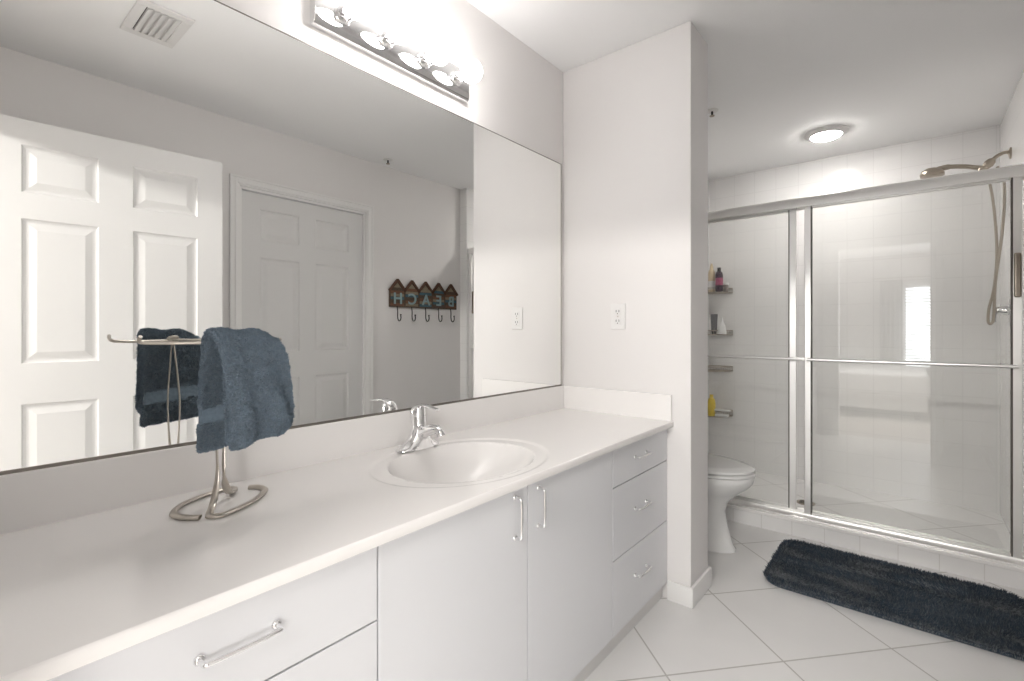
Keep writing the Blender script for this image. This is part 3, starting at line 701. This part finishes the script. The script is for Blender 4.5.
for k in range(5):
    y = vy0+.048+k*.0235
    MB().add([(vx0+.046, y-.008, zc-.012), (vx1-.042, y-.008, zc-.012), (vx1-.042, y+.0125, zc-.004), (vx0+.046, y+.0125, zc-.004), (vx0+.046, y-.008, zc-.0105), (vx1-.042, y-.008, zc-.0105), (vx1-.042, y+.0125, zc-.0025), (vx0+.046, y+.0125, zc-.0025)], [(0, 1, 2, 3), (4, 5, 6, 7), (0, 1, 5, 4), (2, 3, 7, 6), (0, 3, 7, 4), (1, 2, 6, 5)]).build('louver', 'plastic', vt)

# ------------------------------------------------------------ hook rack (on right wall)
hr = thing('hook_rack', 'wooden beach-hut hook rack reading BEACH on the right wall, seen in the mirror', 'hook rack', (W, 2.70, 1.33))
ya, yb_ = 3.04, 2.315; nW = 5; ww = (ya-yb_)/nW; zb = 1.335; ze = 1.47; zp = 1.55
def to3(a, b, d): return (W-.002-d, a, b)
poly = [(ya, zb)]
for k in range(nW):
    c = ya-ww*(k+.5); poly += [(c+ww/2, ze), (c, zp), (c-ww/2, ze)]
poly += [(yb_, zb)]
pl = MB().prism(poly, .014, to3).build('plaque', 'wood', hr)
cols = ['redw', 'creamw', 'bluew', 'wood']
for k in range(nW):
    c = ya-ww*(k+.5)
    m = MB(); zz = zb+.012; q = 0
    while zz < ze+.01:
        m.cur = (q*7+k*3) % 4; m.box((W-.020, c-ww*.44, zz), (W-.016, c+ww*.44, zz+.021)); zz += .0245; q += 1
    m.cur = 1; m.prism([(c-.034, ze+.022), (c+.034, ze+.022), (c, ze+.058)], .004, lambda a, b, d: (W-.016-d, a, b))
    o = m.build('hut_boards', cols); o.parent = hr; o.matrix_parent_inverse = Matrix.Translation(-hr.location)
    m = MB()
    for s in (-1, 1):
        a = Vector((c, zp+.006)); b = Vector((c+s*(ww/2+.008), ze-.006)); d = (b-a).normalized(); nn = Vector((-d.y, d.x))*.009
        m.prism([tuple(a+nn), tuple(b+nn), tuple(b-nn), tuple(a-nn)], .012, lambda a_, b_, dd: (W-.014-dd, a_, b_))
    o = m.build('roof_trim', 'roof', hr)
    # letter
    cv = bpy.data.curves.new('t', 'FONT'); cv.body = 'BEACH'[k]; cv.size = .125; cv.extrude = .003; cv.offset = .002; cv.align_x = 'CENTER'
    tmp = bpy.data.objects.new('t', cv); COL.objects.link(tmp)
    dg = bpy.context.evaluated_depsgraph_get(); lm = bpy.data.meshes.new_from_object(tmp.evaluated_get(dg)); bpy.data.objects.remove(tmp)
    lo = bpy.data.objects.new('letter', lm); COL.objects.link(lo); lm.materials.clear(); lm.materials.append(M['tealw'])
    lo.parent = hr; lo.location = Vector((W-.024, c, zb+.028))-hr.location; lo.rotation_euler = (PI/2, 0, -PI/2)
    # hook
    hk = spline([(W-.012, c, zb+.01), (W-.020, c, zb-.03), (W-.020, c, zb-.075), (W-.030, c, zb-.105), (W-.050, c, zb-.108), (W-.062, c, zb-.09), (W-.060, c, zb-.068)], 6)
    m = MB().tube(hk, .0042, 8); m.lathe([(.003, -.006), (.008, 0), (.003, .006)], (W-.060, c, zb-.062)); m.build('hook', 'iron', hr, smooth=True)

# ------------------------------------------------------------ toilet
tl = thing('toilet', 'white two-piece toilet with closed lid behind the partition wall', 'toilet', (.36, 2.67, 0))
ty = 2.67
def oval(xb, xf, hw, z, n=36, sq=2.3):
    # egg shaped, long axis X
    c = (xb+xf)/2; a = (xf-xb)/2; out = []
    for k in range(n):
        t_ = 2*PI*k/n; cc, ss = math.cos(t_), math.sin(t_)
        p_ = 2.0 if cc > 0 else 2.8
        x = a*math.copysign(abs(cc)**(2/p_), cc); y = hw*math.copysign(abs(ss)**(2/p_), ss)*(1-.10*max(0, cc))
        out.append((c+x, ty+y, z))
    return out
rings = [oval(.10, .640, .110, .0), oval(.10, .640, .110, .012), oval(.105, .625, .100, .03), oval(.11, .600, .090, .12), oval(.12, .585, .090, .20), oval(.13, .600, .105, .25), oval(.15, .650, .145, .30), oval(.17, .700, .175, .34), oval(.18, .722, .186, .37), oval(.18, .728, .188, .395), oval(.18, .724, .184, .402)]
MB().loft(rings).build('bowl', 'ceramic', tl, smooth=True)
MB().loft([oval(.20, .722, .180, .404), oval(.195, .732, .188, .407), oval(.195, .732, .188, .418), oval(.20, .726, .182, .422)]).build('seat', 'ceramic', tl, smooth=True)
MB().loft([oval(.20, .722, .180, .425), oval(.195, .730, .187, .428), oval(.195, .730, .187, .438), oval(.205, .715, .175, .446), oval(.25, .66, .14, .450)]).build('lid', 'ceramic', tl, smooth=True)
MB().box((.014, ty-.22, .37), (.19, ty+.22, .72)).build('tank', 'ceramic', tl, bevel=.025, seg=4)
MB().box((.012, ty-.23, .72), (.20, ty+.23, .755)).build('tank_lid', 'ceramic', tl, bevel=.012, seg=3)
MB().tube([(.19, ty-.16, .66), (.205, ty-.16, .66), (.21, ty-.10, .655)], .006).build('flush_lever', 'chrome', tl, smooth=True)
for s in (-1, 1): MB().lathe([(.014, 0), (.013, .012), (.004, .018)], (.36, ty+s*.098, .012)).build('bolt_cap', 'ceramic', tl, smooth=True)
